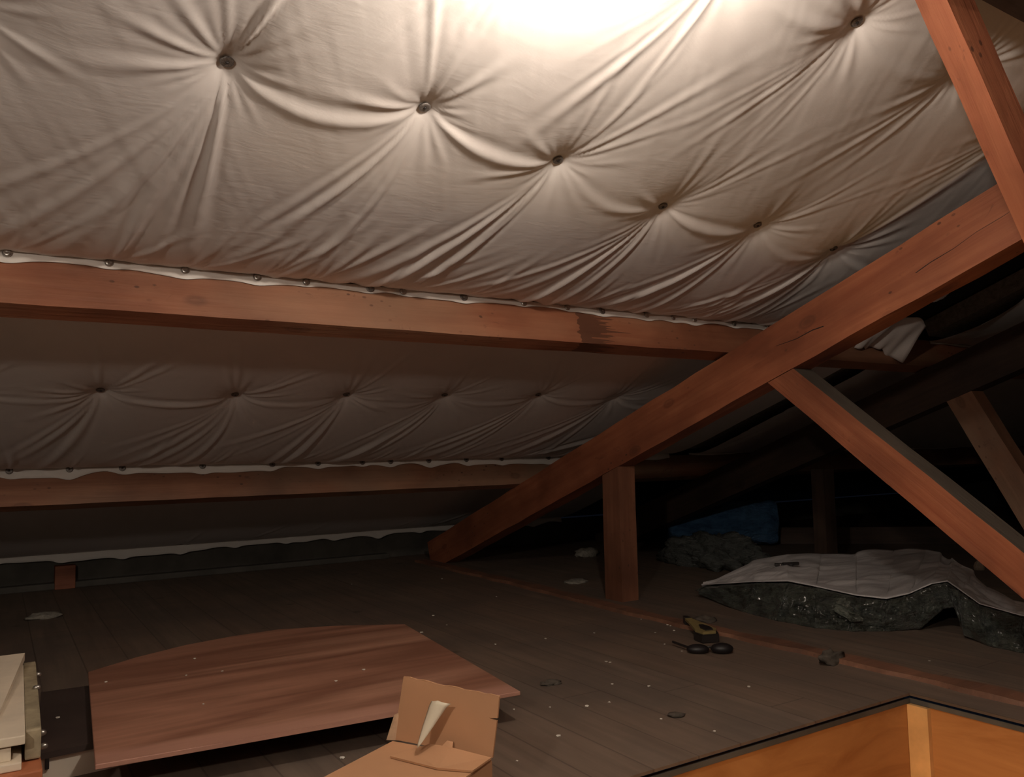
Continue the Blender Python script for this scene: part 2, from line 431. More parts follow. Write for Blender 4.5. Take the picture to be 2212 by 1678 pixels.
# principal rafter: top edge through (4.41h .126h) with slope 19.7 degrees
def on_raft(y, below=0.0):
    return Vector((XF, y, 0.6+0.0756-0.357*(y-2.646)) - Vector((0, 0, below))) if False else Vector((XF, y, 0.6756-0.357*(y-2.646)-below))
rafter_main = timber('rafter', on_raft(4.22, 0.174), on_raft(0.22, 0.174), (1, 0, 0), 0.085, (0, 0, 1), 0.164, M_timber, None, 0.005,
       'long red truss rafter sloping from the floor up across the picture', 'beam', wob=0.002)
timber('post', (XF, 2.652, 0.0), (XF, 2.652, 0.60), (1, 0, 0), 0.085, (0, -1, 0), 0.106, M_post, None, 0.004,
       'short upright post standing under the red rafter beside the batten', 'post', wob=0.001, cuts=[(on_raft(2.6, 0.175), (0, 0.336, 0.942))])
def rafter_crack():
    pts = [(1.74, 0.925), (1.66, 0.938), (1.60, 0.957), (1.54, 0.966), (1.477, 0.985), (1.40, 1.018), (1.326, 1.044), (1.27, 1.062), (1.216, 1.088), (1.15, 1.112), (1.09, 1.141), (1.02, 1.166), (0.95, 1.197)]
    Mi = rafter_main.matrix_world.inverted(); bm = bmesh.new(); rows = []
    for i, (y, z) in enumerate(pts):
        h = 0.0004 + 0.0016*math.sin(math.pi*min(1, i/9))
        rows.append([bm.verts.new(Mi @ Vector((XF+dx, y, z+dz))) for dx, dz in ((0.002, h), (-0.0006, h), (-0.0006, -h), (0.002, -h))])
    for a, b in zip(rows, rows[1:]):
        for k in range(4): bm.faces.new((a[k], a[(k+1) % 4], b[(k+1) % 4], b[k]))
    bm_obj('crack', bm, M_black, rafter_main)['label'] = 'long dark drying crack'
rafter_crack()
# strut from rafter down to the right
timber('strut', (XF, 1.900, 0.9065), (XF, 0.62, -0.11), (1, 0, 0), 0.085, (0, -0.3, 1), 0.092, M_timber, M_dusttop, 0.004,
       'diagonal strut with grey dusty top face, running down to the right edge', 'strut', wob=0.0015, cuts=[(on_raft(2.6, 0.175), (0, 0.336, 0.942)), ((0, 0, 0.001), (0, 0, -1))])
# brace near the right edge, above the rafter end
A0, B0 = Vector((1.430, 0.762, 1.398)), Vector((1.603, 0.737, 1.106))
D0 = (B0-A0).normalized()
timber('brace', A0 - D0*0.085, A0 + D0*1.75, (0.235, 0.97, 0.059), 0.058, (0.828, -0.232, 0.511), 0.060, M_timber, None, 0.003,
       'bright red steep brace in the top right corner, in front of the rafter end', 'brace', wob=0.001, cuts=[((0, 0, 0.001), (0, 0, -1))])
# the next truss, in the dark beyond
X2 = 3.32
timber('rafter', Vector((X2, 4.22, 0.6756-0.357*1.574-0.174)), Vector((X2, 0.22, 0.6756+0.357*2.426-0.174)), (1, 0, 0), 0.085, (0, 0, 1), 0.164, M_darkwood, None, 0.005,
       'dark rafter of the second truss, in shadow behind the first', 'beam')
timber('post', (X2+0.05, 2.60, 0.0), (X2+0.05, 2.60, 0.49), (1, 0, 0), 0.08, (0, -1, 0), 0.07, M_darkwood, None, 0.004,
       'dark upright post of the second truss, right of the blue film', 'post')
timber('strut', (X2, 1.96, 0.93), (X2, 1.46, -0.02), (1, 0, 0), 0.085, (0, -1, 0.4), 0.11, M_timber_dusty, None, 0.004,
       'steep strut of the second truss, half lit near the right edge', 'strut', wob=0.001, cuts=[(on_raft(2.6, 0.175), (0, 0.336, 0.942)), ((0, 0, 0.001), (0, 0, -1))])
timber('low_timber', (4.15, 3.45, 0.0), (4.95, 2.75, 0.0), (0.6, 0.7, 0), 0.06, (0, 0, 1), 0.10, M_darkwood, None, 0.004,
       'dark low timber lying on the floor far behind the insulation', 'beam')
box_stub = box('timber_stub', (0.248, 4.43, 0.0), (0.334, 4.50, 0.108), M_timber, bevel=0.003)
tag(box_stub, 'small brown timber stub standing at the eave wall', 'wood block')

# ------------------------------------------------------------------ tufted insulation cloth
PIN1 = [(-0.06, 1.37), (0.313, 1.373), (0.683, 1.372), (1.041, 1.432), (1.424, 1.509), (1.780, 1.511), (2.163, 1.547), (2.56, 1.56)]
PIN0 = [(-0.05, 0.88), (0.31, 0.87), (0.68, 0.88), (1.04, 0.90), (1.404, 0.927), (1.78, 0.93), (2.16, 0.94), (2.55, 0.95)]
PIN2 = [(-0.10, 2.66), (0.255, 2.663), (0.644, 2.675), (1.011, 2.656), (1.382, 2.641), (1.782, 2.62), (2.16, 2.62), (2.55, 2.62)]
HEM1 = [0.009, 0.203, 0.363, 0.53, 0.653, 0.825, 0.92, 1.107, 1.31, 1.47, 1.606, 1.791, 1.909, 2.007, 2.202, 2.379]
HEM2 = [0.04, 0.223, 0.394, 0.675, 0.943, 1.133, 1.329, 1.46, 1.645, 1.838, 2.029, 2.3]

def vnoise(x, y, seed):
    """smooth value noise, numpy"""
    r = np.random.default_rng(seed); G = r.uniform(-1, 1, (64, 64))
    xi = np.floor(x).astype(int); yi = np.floor(y).astype(int); fx = x-xi; fy = y-yi
    fx = fx*fx*(3-2*fx); fy = fy*fy*(3-2*fy)
    g = lambda a, b: G[a % 64, b % 64]
    return (g(xi, yi)*(1-fx)+g(xi+1, yi)*fx)*(1-fy) + (g(xi, yi+1)*(1-fx)+g(xi+1, yi+1)*fx)*fy

def fold(H, X, Y, p, ang, L, amp, w0, k, u0=0.0, curve=0.0, ufade=0.05, asym=0.0):
    """a crease leaving p at angle ang (0 = +X, 90 = down the slope)"""
    ca, sa = math.cos(ang), math.sin(ang)
    x0, x1 = sorted((p[0], p[0]+ca*L*1.5)); y0, y1 = sorted((p[1], p[1]+sa*L*1.5))
    m = 0.14
    ix = np.where((X[0] > x0-m) & (X[0] < x1+m))[0]; iy = np.where((Y[:, 0] > y0-m) & (Y[:, 0] < y1+m))[0]
    if len(ix) < 2 or len(iy) < 2: return
    sl = (slice(iy[0], iy[-1]+1), slice(ix[0], ix[-1]+1))
    dx = X[sl]-p[0]; dy = Y[sl]-p[1]
    u = dx*ca + dy*sa; v = -dx*sa + dy*ca - curve*u*u
    w_ = w0 + k*np.clip(u, 0, None)
    env = np.clip((u-u0)/ufade, 0, 1)*np.exp(-np.clip(u/L, 0, None)**3.0)*(u > 0)
    r = v/w_
    prof = np.exp(-r*r) - 0.42*np.exp(-((r-1.9)/1.1)**2) - 0.42*np.exp(-((r+1.9)/1.1)**2)
    H[sl] += 0.86*amp*w_*env*prof

def cloth_field(name, x0, x1, y0, y1, dx, pins, hem, B0, label, seed, top_edge, bot_edge, hemh=0.018, ragged=None):
    r = random.Random(seed)
    nx = int((x1-x0)/dx)+1; ny = int((y1-y0)/CA/dx)+1
    xs = np.linspace(x0, x1, nx); ys = np.linspace(y0, y1, ny)
    X, Y = np.meshgrid(xs, ys)
    # padded belly between pins and edges
    b = np.ones_like(X)
    for (px_, py_) in pins:
        d = np.hypot((X-px_)*1.6, (Y-py_))
        b *= 1 - np.exp(-(d/0.105)**0.9)
    if bot_edge: b *= 1 - np.exp(-np.clip((y1-Y), 0, None)/0.075)
    if top_edge: b *= 1 - np.exp(-np.clip((Y-y0), 0, None)/0.075)
    b *= 1 + 0.14*vnoise(X*2.0+3, Y*2.0, seed) + 0.03*vnoise(X*5, Y*5+9, seed+1)
    H = B0*b
    for (px_, py_) in pins:          # dimple
        d = np.hypot(X-px_, Y-py_); H -= 0.012*np.exp(-(d/0.03)**1.2)
    for i, p in enumerate(pins):
        k0 = 0.45 if (name == 'cloth upper' and i >= 8) else 1.0
        # strong bundles down-slope, leaning left, and up-slope
        n = r.randint(4, 6)
        for j in range(n):
            a = math.radians(104 + (j-(n-1)/2)*8 + r.uniform(-3, 3))
            fold(H, X, Y, p, a, r.uniform(0.35, 0.62)*(0.6 if k0 < 1 else 1), k0*r.uniform(0.4, 0.8)*(1.5 if j == n//2 or j == 0 else 0.7), 0.0020, r.uniform(0.018, 0.034), curve=r.uniform(-0.1, 0.45), ufade=0.03)
        for j in range(r.randint(3, 5)):
            a = math.radians(-84 + r.uniform(-34, 34))
            fold(H, X, Y, p, a, r.uniform(0.14, 0.42), k0*r.uniform(0.25, 0.5), 0.0018, r.uniform(0.022, 0.042), curve=r.uniform(-0.3, 0.3), ufade=0.03)
        for j in range(16):           # fine star all round
            a = math.radians(j*22.5 + r.uniform(-9, 9))
            fold(H, X, Y, p, a, r.uniform(0.05, 0.16), r.uniform(0.3, 0.65), 0.0012, r.uniform(0.05, 0.085), ufade=0.015)
    # sagging crease from each pin to the next
    for p, q in zip(pins, pins[1:]):
        if abs(p[1]-q[1]) > 0.2 or q[0]-p[0] > 0.6: continue
        L = q[0]-p[0]; ang = math.atan2(q[1]-p[1], L)
        tt = (X-p[0])/L; yy = p[1]+(q[1]-p[1])*tt + 0.045*4*tt*(1-tt)*(0.6+0.8*r.random())
        env = np.clip(tt/0.12, 0, 1)*np.clip((1-tt)/0.1, 0, 1)
        v = (Y-yy); w_ = 0.004+0.012*4*np.clip(tt*(1-tt), 0, 1)
        rr_ = v/w_
        H += env*(0.05+0.35*r.random())*w_*(np.exp(-rr_**2) - 0.6*np.exp(-((rr_+1.6)/1.2)**2))
    # folds rising from the hem fixings
    for xh in hem:
        if not (x0 < xh < x1): continue
        for j in range(r.randint(2, 3)):
            a = math.radians(-62 + r.uniform(-24, 18))
            fold(H, X, Y, (xh, y1-0.004), a, r.uniform(0.10, 0.30), r.uniform(0.3, 0.75), 0.0022, r.uniform(0.022, 0.045), curve=r.uniform(-0.5, 0.2), ufade=0.02)
        d = np.hypot((X-xh)/0.7, Y-y1); H -= 0.003*np.exp(-(d/0.02)**2)
    # broad diagonal drag lines and fine crumple
    q_ = X*0.50+Y*0.87; s_ = -X*0.87+Y*0.50
    H += 0.0006*vnoise(s_*26, q_*3.5, seed+5) + 0.00035*vnoise(s_*70, q_*9, seed+6)
    if bot_edge:
        H += 0.0035*np.exp(-np.clip(y1-Y, 0, None)/0.012)*vnoise(X*14, X*0, seed+7)
    for (px_, py_) in pins:          # cloth lies flat under each washer
        wgt = np.exp(-(np.hypot(X-px_, Y-py_)/0.0145)**4); H = H*(1-wgt) + 0.0008*wgt
    base = np.stack([X, Y, ZR-T*Y], -1) + H[..., None]*np.array(NIN)
    V = base.reshape(-1, 3)
    idx = np.arange(nx*ny).reshape(ny, nx)
    F = np.stack([idx[:-1, :-1], idx[:-1, 1:], idx[1:, 1:], idx[1:, :-1]], -1).reshape(-1, 4)
    if ragged is not None:
        keep = ragged(X[:-1, :-1].ravel(), Y[:-1, :-1].ravel()); F = F[keep]
    me = bpy.data.meshes.new(name)
    me.vertices.add(len(V)); me.vertices.foreach_set('co', V.astype(np.float32).ravel())
    me.loops.add(len(F)*4); me.loops.foreach_set('vertex_index', F.astype(np.int32).ravel())
    me.polygons.add(len(F)); me.polygons.foreach_set('loop_start', np.arange(len(F), dtype=np.int32)*4)
    me.polygons.foreach_set('loop_total', np.full(len(F), 4, dtype=np.int32))
    me.polygons.foreach_set('use_smooth', np.ones(len(F), dtype=bool))
    me.update(calc_edges=True); me.validate()
    me.materials.append(M_cloth)
    root = empty('insulation_blanket', (0, 0, 0), label, 'insulation', 'cloth-faced roof insulation blankets')
    o = bpy.data.objects.new('cloth', me); link(o); o.parent = root
    # thickness behind (mineral wool pad)
    bm = bmesh.new()
    c = [P(x0, y0, -0.02), P(x1, y0, -0.02), P(x1, y1-0.01, -0.02), P(x0, y1-0.01, -0.02)]
    a_ = [bm.verts.new(v) for v in c]; b_ = [bm.verts.new(v - NIN*0.07) for v in c]
    bm.faces.new(a_); bm.faces.new(b_[::-1])
    for i in range(4): bm.faces.new((a_[i], a_[(i+1) % 4], b_[(i+1) % 4], b_[i]))
    bm_obj('wool_pad', bm, M_woolpale, root)
    # hem strip turned down over the purlin face
    if bot_edge and hemh > 0:
        n = int((x1-x0)/0.012); rows = []
        bm = bmesh.new(); up = -DS
        for i in range(n+1):
            x = x0+(x1-x0)*i/n
            near = min([abs(x-h) for h in hem] or [9])
            hh = hemh*(0.8+0.3*float(vnoise(np.array(x*9.0), np.array(1.0), seed+9))+0.25*math.exp(-(near/0.03)**2))
            hh = max(0.004, hh)
            puff = 0.0045*(1-math.exp(-(near/0.03)**2)) + 0.002*float(vnoise(np.array(x*22.0), np.array(4.0), seed+10))
            e = P(x, y1, 0.0)
            i_w = 0.0035*float(vnoise(np.array(x*14.0), np.array(0.0), seed+7))
            rows.append([bm.verts.new(e + NIN*(hh*f) + up*(0.0028+puff*g_)) for f, g_ in ((i_w/hh if False else 0.0, 0.2), (0.3, 0.9), (0.65, 1.0), (1.0, 0.45), (1.02, -0.2))])
        for p_, q_2 in zip(rows, rows[1:]):
            for k in range(4): bm.faces.new((p_[k], p_[k+1], q_2[k+1], q_2[k]))
        ho = bm_obj('hem', bm, M_hem, root, smooth=True)
    return root

YP1 = 2.0; YP2 = 3.313; YE = 4.475
cloth_field('cloth upper', -0.75, 2.95, 0.752, YP1-0.001, 0.0052, PIN1+PIN0, HEM1, 0.040,
            'large upper cloth blanket with tufted pins, brightly lit above the upper purlin', 3, True, True, 0.024,
            ragged=lambda x, y: x < 2.93 - 0.10*np.abs(np.sin(y*7+1)) - 0.16*np.clip((y-1.6)/0.4, 0, 1)*np.abs(np.sin(y*15)))
cloth_field('cloth middle', -0.75, 3.1, YP1+0.06, YP2-0.001, 0.0062, PIN2, HEM2, 0.038,
            'dim middle cloth blanket with one row of pins, between the two purlins', 5, True, True, 0.036)
cloth_field('cloth eave', -0.9, 3.2, YP2+0.06, YE, 0.012, [], [0.0+0.27*i for i in range(12)], 0.020,
            'dark lowest cloth blanket ending in a wavy pale hem at the eave', 8, True, True, 0.040)
cloth_field('cloth upper far', 3.42, 7.6, 0.752, YP1-0.001, 0.02, [(x+1.25, y) for x, y in PIN1[3:]], [], 0.045,
            'dark upper cloth blanket beyond the second truss, faintly seen at right', 12, True, True, 0.015)
cloth_field('cloth middle far', 3.25, 7.6, YP1+0.06, YP2-0.001, 0.02, [(x+1.25, y) for x, y in PIN2[3:]], [], 0.045,
            'dark middle cloth blanket beyond the first truss, faintly seen behind the post', 14, True, True, 0.015)

# torn corner of cloth hanging by the second truss
def torn():
    pts = []
    nu, nv = 26, 16; verts = []; faces = []
    for i in range(nu):
        for j in range(nv):
            u, v = i/(nu-1), j/(nv-1)
            x = 2.86 + 0.27*u; 
            y = 1.995 - 0.16*(1-v)
            drop = 0.006 + 0.050*v + 0.010*v*math.sin(u*7+1) + 0.006*v*math.sin(u*27)+0.05*v*u*u
            p = P(x, y, drop) + Vector((0.0, 0.012*math.sin(u*14+v*3), 0))
            if u > 0.75: p += NIN*0.03*(u-0.75)*4*(1-v)
            verts.append(p)
    for i in range(nu-1):
        for j in range(nv-1):
            faces.append((i*nv+j, (i+1)*nv+j, (i+1)*nv+j+1, i*nv+j+1))
    o = mesh_obj('cloth_flap', verts, faces, M_cloth, smooth=True)
    s = o.modifiers.new('s', 'SOLIDIFY'); s.thickness = 0.002
    tag(o, 'torn pale cloth corner hanging down behind the red rafter', 'cloth')
torn()

# ------------------------------------------------------------------ fixings
def washer_mesh(mat, r=0.0105, dome=0.0035):
    bm = bmesh.new(); seg = 20
    prof = [(r, -0.001), (r, 0.0012), (r*0.82, 0.0022), (r*0.5, dome*0.7), (r*0.38, dome*0.55), (0.0, dome*0.62)]
    rings = []
    for q, z in prof[:-1]:
        rings.append([bm.verts.new((q*math.cos(2*math.pi*i/seg), q*math.sin(2*math.pi*i/seg), z)) for i in range(seg)])
    c = bm.verts.new((0, 0, prof[-1][1]))
    for a, b in zip(rings, rings[1:]):
        for i in range(seg): bm.faces.new((a[i], a[(i+1) % seg], b[(i+1) % seg], b[i]))
    for i in range(seg): bm.faces.new((rings[-1][i], rings[-1][(i+1) % seg], c))
    bm.faces.new(rings[0][::-1])
    bmesh.ops.recalc_face_normals(bm, faces=bm.faces[:])
    me = bpy.data.meshes.new('washer'); bm.to_mesh(me); bm.free(); me.materials.append(mat)
    for p in me.polygons: p.use_smooth = True
    return me
def head_mesh(mat, r=0.0032):
    bm = bmesh.new(); bmesh.ops.create_uvsphere(bm, u_segments=10, v_segments=6, radius=r)
    bmesh.ops.scale(bm, vec=(1, 1, 0.6), verts=bm.verts[:]); bmesh.ops.translate(bm, vec=(0, 0, 0.0028), verts=bm.verts[:])
    me = bpy.data.meshes.new('nail_head'); bm.to_mesh(me); bm.free(); me.materials.append(mat)
    for p in me.polygons: p.use_smooth = True
    return me
WM, WS = washer_mesh(M_steeldull, 0.0118), washer_mesh(M_steel, 0.0095, 0.008)
HM, HS = head_mesh(M_black), head_mesh(M_steel)
def washer(loc, normal, me, hm, name, label, group, tilt=0.0, sc=1.0):
    o = bpy.data.objects.new(name, me); link(o)
    q = Vector(normal).normalized()
    o.rotation_euler = q.to_track_quat('Z', 'Y').to_euler(); o.location = loc; o.scale = (sc,)*3
    h = bpy.data.objects.new('nail_head', hm); link(h); h.parent = o
    return tag(o, label, 'fixing', group)
ordw = ['leftmost', 'second', 'third', 'fourth', 'fifth', 'sixth', 'seventh', 'eighth', 'ninth', 'tenth', 'eleventh', 'twelfth', 'thirteenth', 'fourteenth', 'fifteenth', 'sixteenth']
def nth(i): return ordw[0] if i == 0 else ordw[i]+' from the left'
for i, p in enumerate(PIN1[1:7]):
    washer(P(p[0], p[1], 0.0035), NIN, WM, HM, 'pin_washer', f'pin washer in a tuft of the bright cloth, {nth(i)} in its row', 'pin washers of the upper cloth')
washer(P(1.404, 0.927, 0.0035), NIN, WM, HM, 'pin_washer', 'pin washer at the top edge of the photo, left of the red brace', 'pin washers of the upper cloth')
for i, p in enumerate(PIN2[1:6]):
    washer(P(p[0], p[1], 0.0035), NIN, WM, HM, 'pin_washer', f'dark pin washer in the dim middle cloth, {nth(i)} in its row', 'pin washers of the middle cloth')
for i, x in enumerate(HEM1):
    z = washer(P(x, YP1, 0.009) - DS*0.0065, -DS + NIN*0.15 + Vector((rnd.uniform(-.2, .2), 0, 0)), WS if i not in (5, 7, 10) else WM, HS, 'hem_fixing', f'round steel fixing on the hem along the upper purlin, {nth(i)}', 'hem fixings along the upper purlin')
for i, x in enumerate(HEM2):
    washer(P(x, YP2, 0.009) - DS*0.0065, -DS + NIN*0.15, WM, HM, 'hem_fixing', f'small dark fixing on the hem along the lower purlin, {nth(i)}', 'hem fixings along the lower purlin')

# ------------------------------------------------------------------ bulb (hangs just above the frame)
def bulb(loc, power, label, ztop):
    root = empty('hanging_bulb', loc, label, 'lamp')
    def lathe(name, prof, mat, par):
        bm = bmesh.new(); seg = 24; rings = []
        for q, z in prof: rings.append([bm.verts.new((q*math.cos(2*math.pi*i/seg), q*math.sin(2*math.pi*i/seg), z)) for i in range(seg)])
        for a, b in zip(rings, rings[1:]):
            for i in range(seg): bm.faces.new((a[i], a[(i+1) % seg], b[(i+1) % seg], b[i]))
        return bm_obj(name, bm, mat, par, True)
    g = NT('glowing bulb glass'); g.set((0.9, 0.9, 0.9), 0.3, Emission_Strength=power); g.b.inputs['Emission Color'].default_value = (*BULB_COLOR, 1)
    lathe('glass', [(0.001, -0.034), (0.015, -0.030), (0.026, -0.018), (0.030, 0.0), (0.026, 0.018), (0.015, 0.038), (0.013, 0.050)], g.m, root)
    lathe('socket', [(0.0, 0.105), (0.008, 0.104), (0.018, 0.09), (0.019, 0.05), (0.014, 0.048), (0.0, 0.048)], M_black, root)
    lathe('cord', [(0.003, 0.10), (0.003, ztop-loc.z)], M_black, root)
bulb(LAMP, BULB_POWER, 'bare warm bulb hanging on a black cord near the bright cloth', ZR-T*LAMP.y+0.03)
bulb(LAMP_BACK, BULB_BACK_POWER, 'bare warm bulb hanging from the rear roof slope', P(0, 0.2, -0.10).z + T*(LAMP_BACK.y-0.2))

# ------------------------------------------------------------------ things on the floor
# reddish board resting on the flat box
def shelf_board():
    root = None
    back = [(0.208, 2.331), (0.330, 2.42), (0.468, 2.492), (0.60, 2.525), (0.743, 2.535), (0.90, 2.48), (1.088, 2.364)]
    front = [(0.991, 1.552), (0.701, 1.583), (0.384, 1.606), (0.159, 1.623)]
    bm = bmesh.new(); pts = back + front
    def zt(p): return 0.075
    poly_prism(bm, pts, 0.066, 0.075)
    es = [e for e in bm.edges]
    bmesh.ops.bevel(bm, geom=es, offset=0.0012, segments=1, affect='EDGES')
    for v in bm.verts: v.co -= Vector((0.6, 2.0, 0.0))
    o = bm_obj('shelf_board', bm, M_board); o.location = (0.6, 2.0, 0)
    tag(o, 'wide reddish-brown veneered board lying raised above the floor', 'board')
shelf_board()
tag(box('wood_offcut', (0.42, 2.18, 0.0), (0.86, 2.24, 0.066), M_darkwood, bevel=0.002), 'dark wood offcut lying hidden under the reddish board', 'wood block')

def flat_box():
    root = empty('flat_box', (0.14, 2.0, 0), 'flat black-topped box with cream side, tucked under the left end of the board', 'box')
    bm = bmesh.new(); poly_prism(bm, [(0.075-0.14, -0.20), (0.30-0.14, -0.185), (0.30-0.14, 0.26), (0.104-0.14, 0.27)], 0.046, 0.0575)
    bm_obj('lid', bm, M_blackdust, root)
    bm = bmesh.new(); poly_prism(bm, [(0.080-0.14, -0.192), (0.296-0.14, -0.178), (0.296-0.14, 0.255), (0.106-0.14, 0.262)], 0.0, 0.046)
    bm_obj('body', bm, M_whitebody, root)
    box('latch', (-0.048, -0.1985, 0.026), (-0.041, -0.188, 0.050), M_black, root, 0.001)
flat_box()

def cream_stack():
    root = empty('cream_casing', (-0.03, 1.75, 0.137), 'cream painted casing with a tilted lid and small knobs, at the left edge', 'casing', rz=-0.02)
    box('base_slab', (-0.30, -0.275, 0.0), (0.080, 0.24, 0.012), M_cream, root, 0.002)
    box('middle_block', (-0.30, -0.262, 0.012), (0.066, 0.24, 0.032), M_cream, root, 0.002)
    box('upper_slab', (-0.30, -0.268, 0.035), (0.084, 0.24, 0.049), M_cream, root, 0.002)
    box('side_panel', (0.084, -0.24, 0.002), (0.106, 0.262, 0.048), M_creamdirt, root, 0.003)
    bm = bmesh.new()
    pts = [(-0.30, -0.16), (0.046, -0.16), (0.086, 0.25), (-0.30, 0.25)]
    poly_prism(bm, pts, [0.0495, 0.0495, 0.055, 0.055], [0.055, 0.055, 0.070, 0.070])
    bm_obj('lid', bm, M_cream, root)
    for (x, y, z) in ((0.108, 0.16, 0.042), (0.104, 0.02, 0.050), (0.108, -0.19, 0.026), (0.110, -0.215, 0.012)):
        bm = bmesh.new(); bmesh.ops.create_uvsphere(bm, u_segments=10, v_segments=8, radius=0.005)
        bmesh.ops.scale(bm, vec=(1.4, 1, 1), verts=bm.verts[:]); bmesh.ops.translate(bm, vec=(x, y, z), verts=bm.verts[:])
        bm_obj('knob', bm, M_steel, root, True)
cream_stack()
def orange_case():
    root = empty('wooden_case', (-0.03, 1.75, 0), 'orange-brown wooden case under the cream casing, bottom left corner', 'case')
    box('body', (-0.30, -0.285, 0.0), (0.098, 0.235, 0.118), M_orangebox, root, 0.003)
    box('rim', (-0.304, -0.289, 0.118), (0.102, 0.239, 0.1365), M_orangebox, root, 0.003)
orange_case()

# cardboard box
def carton():
    P1 = Vector((0.578, 1.306, 0.12)); P2 = Vector((0.671, 1.138, 0.12)); E = (P2-P1); W = E.length; E.normalize()
    Fv = Vector((E.y, -E.x, 0)); 
    if Fv.x > 0: Fv = -Fv
    Dp = 0.30
    root = empty('cardboard_box', (P1.x, P1.y, 0), 'open brown cardboard box with one flap standing up, bottom centre', 'box')
    org = Vector((P1.x, P1.y, 0))
    def quadbox(name, c, th, mat, nrm=None):
        c = [Vector(v)-org for v in c]
        n = (c[1]-c[0]).cross(c[2]-c[0]).normalized() if nrm is None else nrm
        bm = bmesh.new(); a = [bm.verts.new(v) for v in c]; b = [bm.verts.new(v - n*th) for v in c]
        k = len(c)
        bm.faces.new(a); bm.faces.new(b[::-1])
        for i in range(k): bm.faces.new((a[i], b[i], b[(i+1) % k], a[(i+1) % k]))
        return bm_obj(name, bm, mat, root)
    Z = Vector((0, 0, 1)); t = 0.004
    G = lambda u, v, z: Vector((P1.x, P1.y, 0)) + E*u + Fv*v + Z*z
    # walls
    bm = bmesh.new()
    for (u0, u1, v0, v1) in ((0, W, 0, t), (0, W, Dp-t, Dp), (0, t, t, Dp-t), (W-t, W, t, Dp-t)):
        c = [(G(u, v, z)-org) for z in (0.0, 0.117) for u, v in ((u0, v0), (u1, v0), (u1, v1), (u0, v1))]
        q = [bm.verts.new(x) for x in c]
        for f in ((0, 1, 2, 3), (4, 5, 6, 7), (0, 1, 5, 4), (1, 2, 6, 5), (2, 3, 7, 6), (3, 0, 4, 7)): bm.faces.new([q[i] for i in f])
    c = [(G(u, v, 0.002)-org) for u, v in ((0, 0), (W, 0), (W, Dp), (0, Dp))]; bm.faces.new([bm.verts.new(x) for x in c])
    bm_obj('body', bm, M_card, root)
    # large flap closed over the top
    n = Z
    quadbox('flap', [G(0.0, 0.002, 0.1205), G(0.0, Dp, 0.121), G(W, Dp, 0.121), G(W, 0.002, 0.1205)], 0.003, M_card, n)
    # small inner flap with torn notch, slightly raised
    quadbox('flap', [G(0.045, 0.068, 0.1245), G(0.062, 0.035, 0.1265), G(0.085, 0.016, 0.133), G(0.108, 0.014, 0.133), G(0.112, 0.006, 0.139), G(0.122, 0.004, 0.138), G(0.126, 0.012, 0.132),
                     G(W+0.001, 0.004, 0.1245), G(W+0.002, 0.062, 0.1245), G(0.14, 0.076, 0.1245)], 0.003, M_card, n)
    # upright flap on the far edge
    lean = -Fv*0.018
    top = [(0.0, 0.0), (0.02, 0.0)]
    up = []
    N_ = 14
    for i in range(N_+1):
        f = i/N_
        up.append(G(0.008+(W-0.004)*f, -0.001, 0.222 - 0.010*f + rnd.uniform(-0.0012, 0.0012)) + lean)
    right = [G(W+0.004, -0.001, 0.180)+lean*0.6, G(W-0.012, -0.001, 0.1785)+lean*0.6, G(W+0.003, -0.001, 0.176)+lean*0.6, G(W, -0.001, 0.122)]
    quadbox('flap', [G(0.0, -0.001, 0.122)] + up + right, 0.0035, M_card, Fv)
    # second layer just peeping out on the left side
    quadbox('flap', [G(-0.012, 0.004, 0.121), G(-0.004, -0.008, 0.160), G(0.004, -0.008, 0.164), G(0.02, -0.006, 0.121)], 0.002, M_card_edge, Fv)
carton()
def paper_scrap():
    # curled triangular piece of white paper on the box flap
    verts = []; faces = []
    base = Vector((0.602, 1.215, 0.136))
    E = Vector((0.48, -0.877, 0)); Z = Vector((0, 0, 1)); F = Vector((-0.877, -0.48, 0))
    n = 12
    for i in range(n+1):
        t = i/n
        w_ = 0.0015 + 0.036*t**0.8
        for j in range(7):
            s = j/6-0.5
            u = -0.004 + 0.018*t + w_*s
            z = 0.003 + 0.066*t - (0.012*max(0, t-0.85)*6*abs(s))
            b = 0.010*(1-(2*s)**2)*t - 0.012*t + 0.03*(1-t)
            verts.append(base + E*u + Z*z + F*b)
    for i in range(n):
        for j in range(6):
            faces.append((i*7+j, i*7+j+1, (i+1)*7+j+1, (i+1)*7+j))
    o = mesh_obj('paper_scrap', verts, faces, M_paper, smooth=True)
    s = o.modifiers.new('s', 'SOLIDIFY'); s.thickness = 0.0008
    tag(o, 'curled white paper scrap leaning inside the cardboard box', 'paper')
paper_scrap()

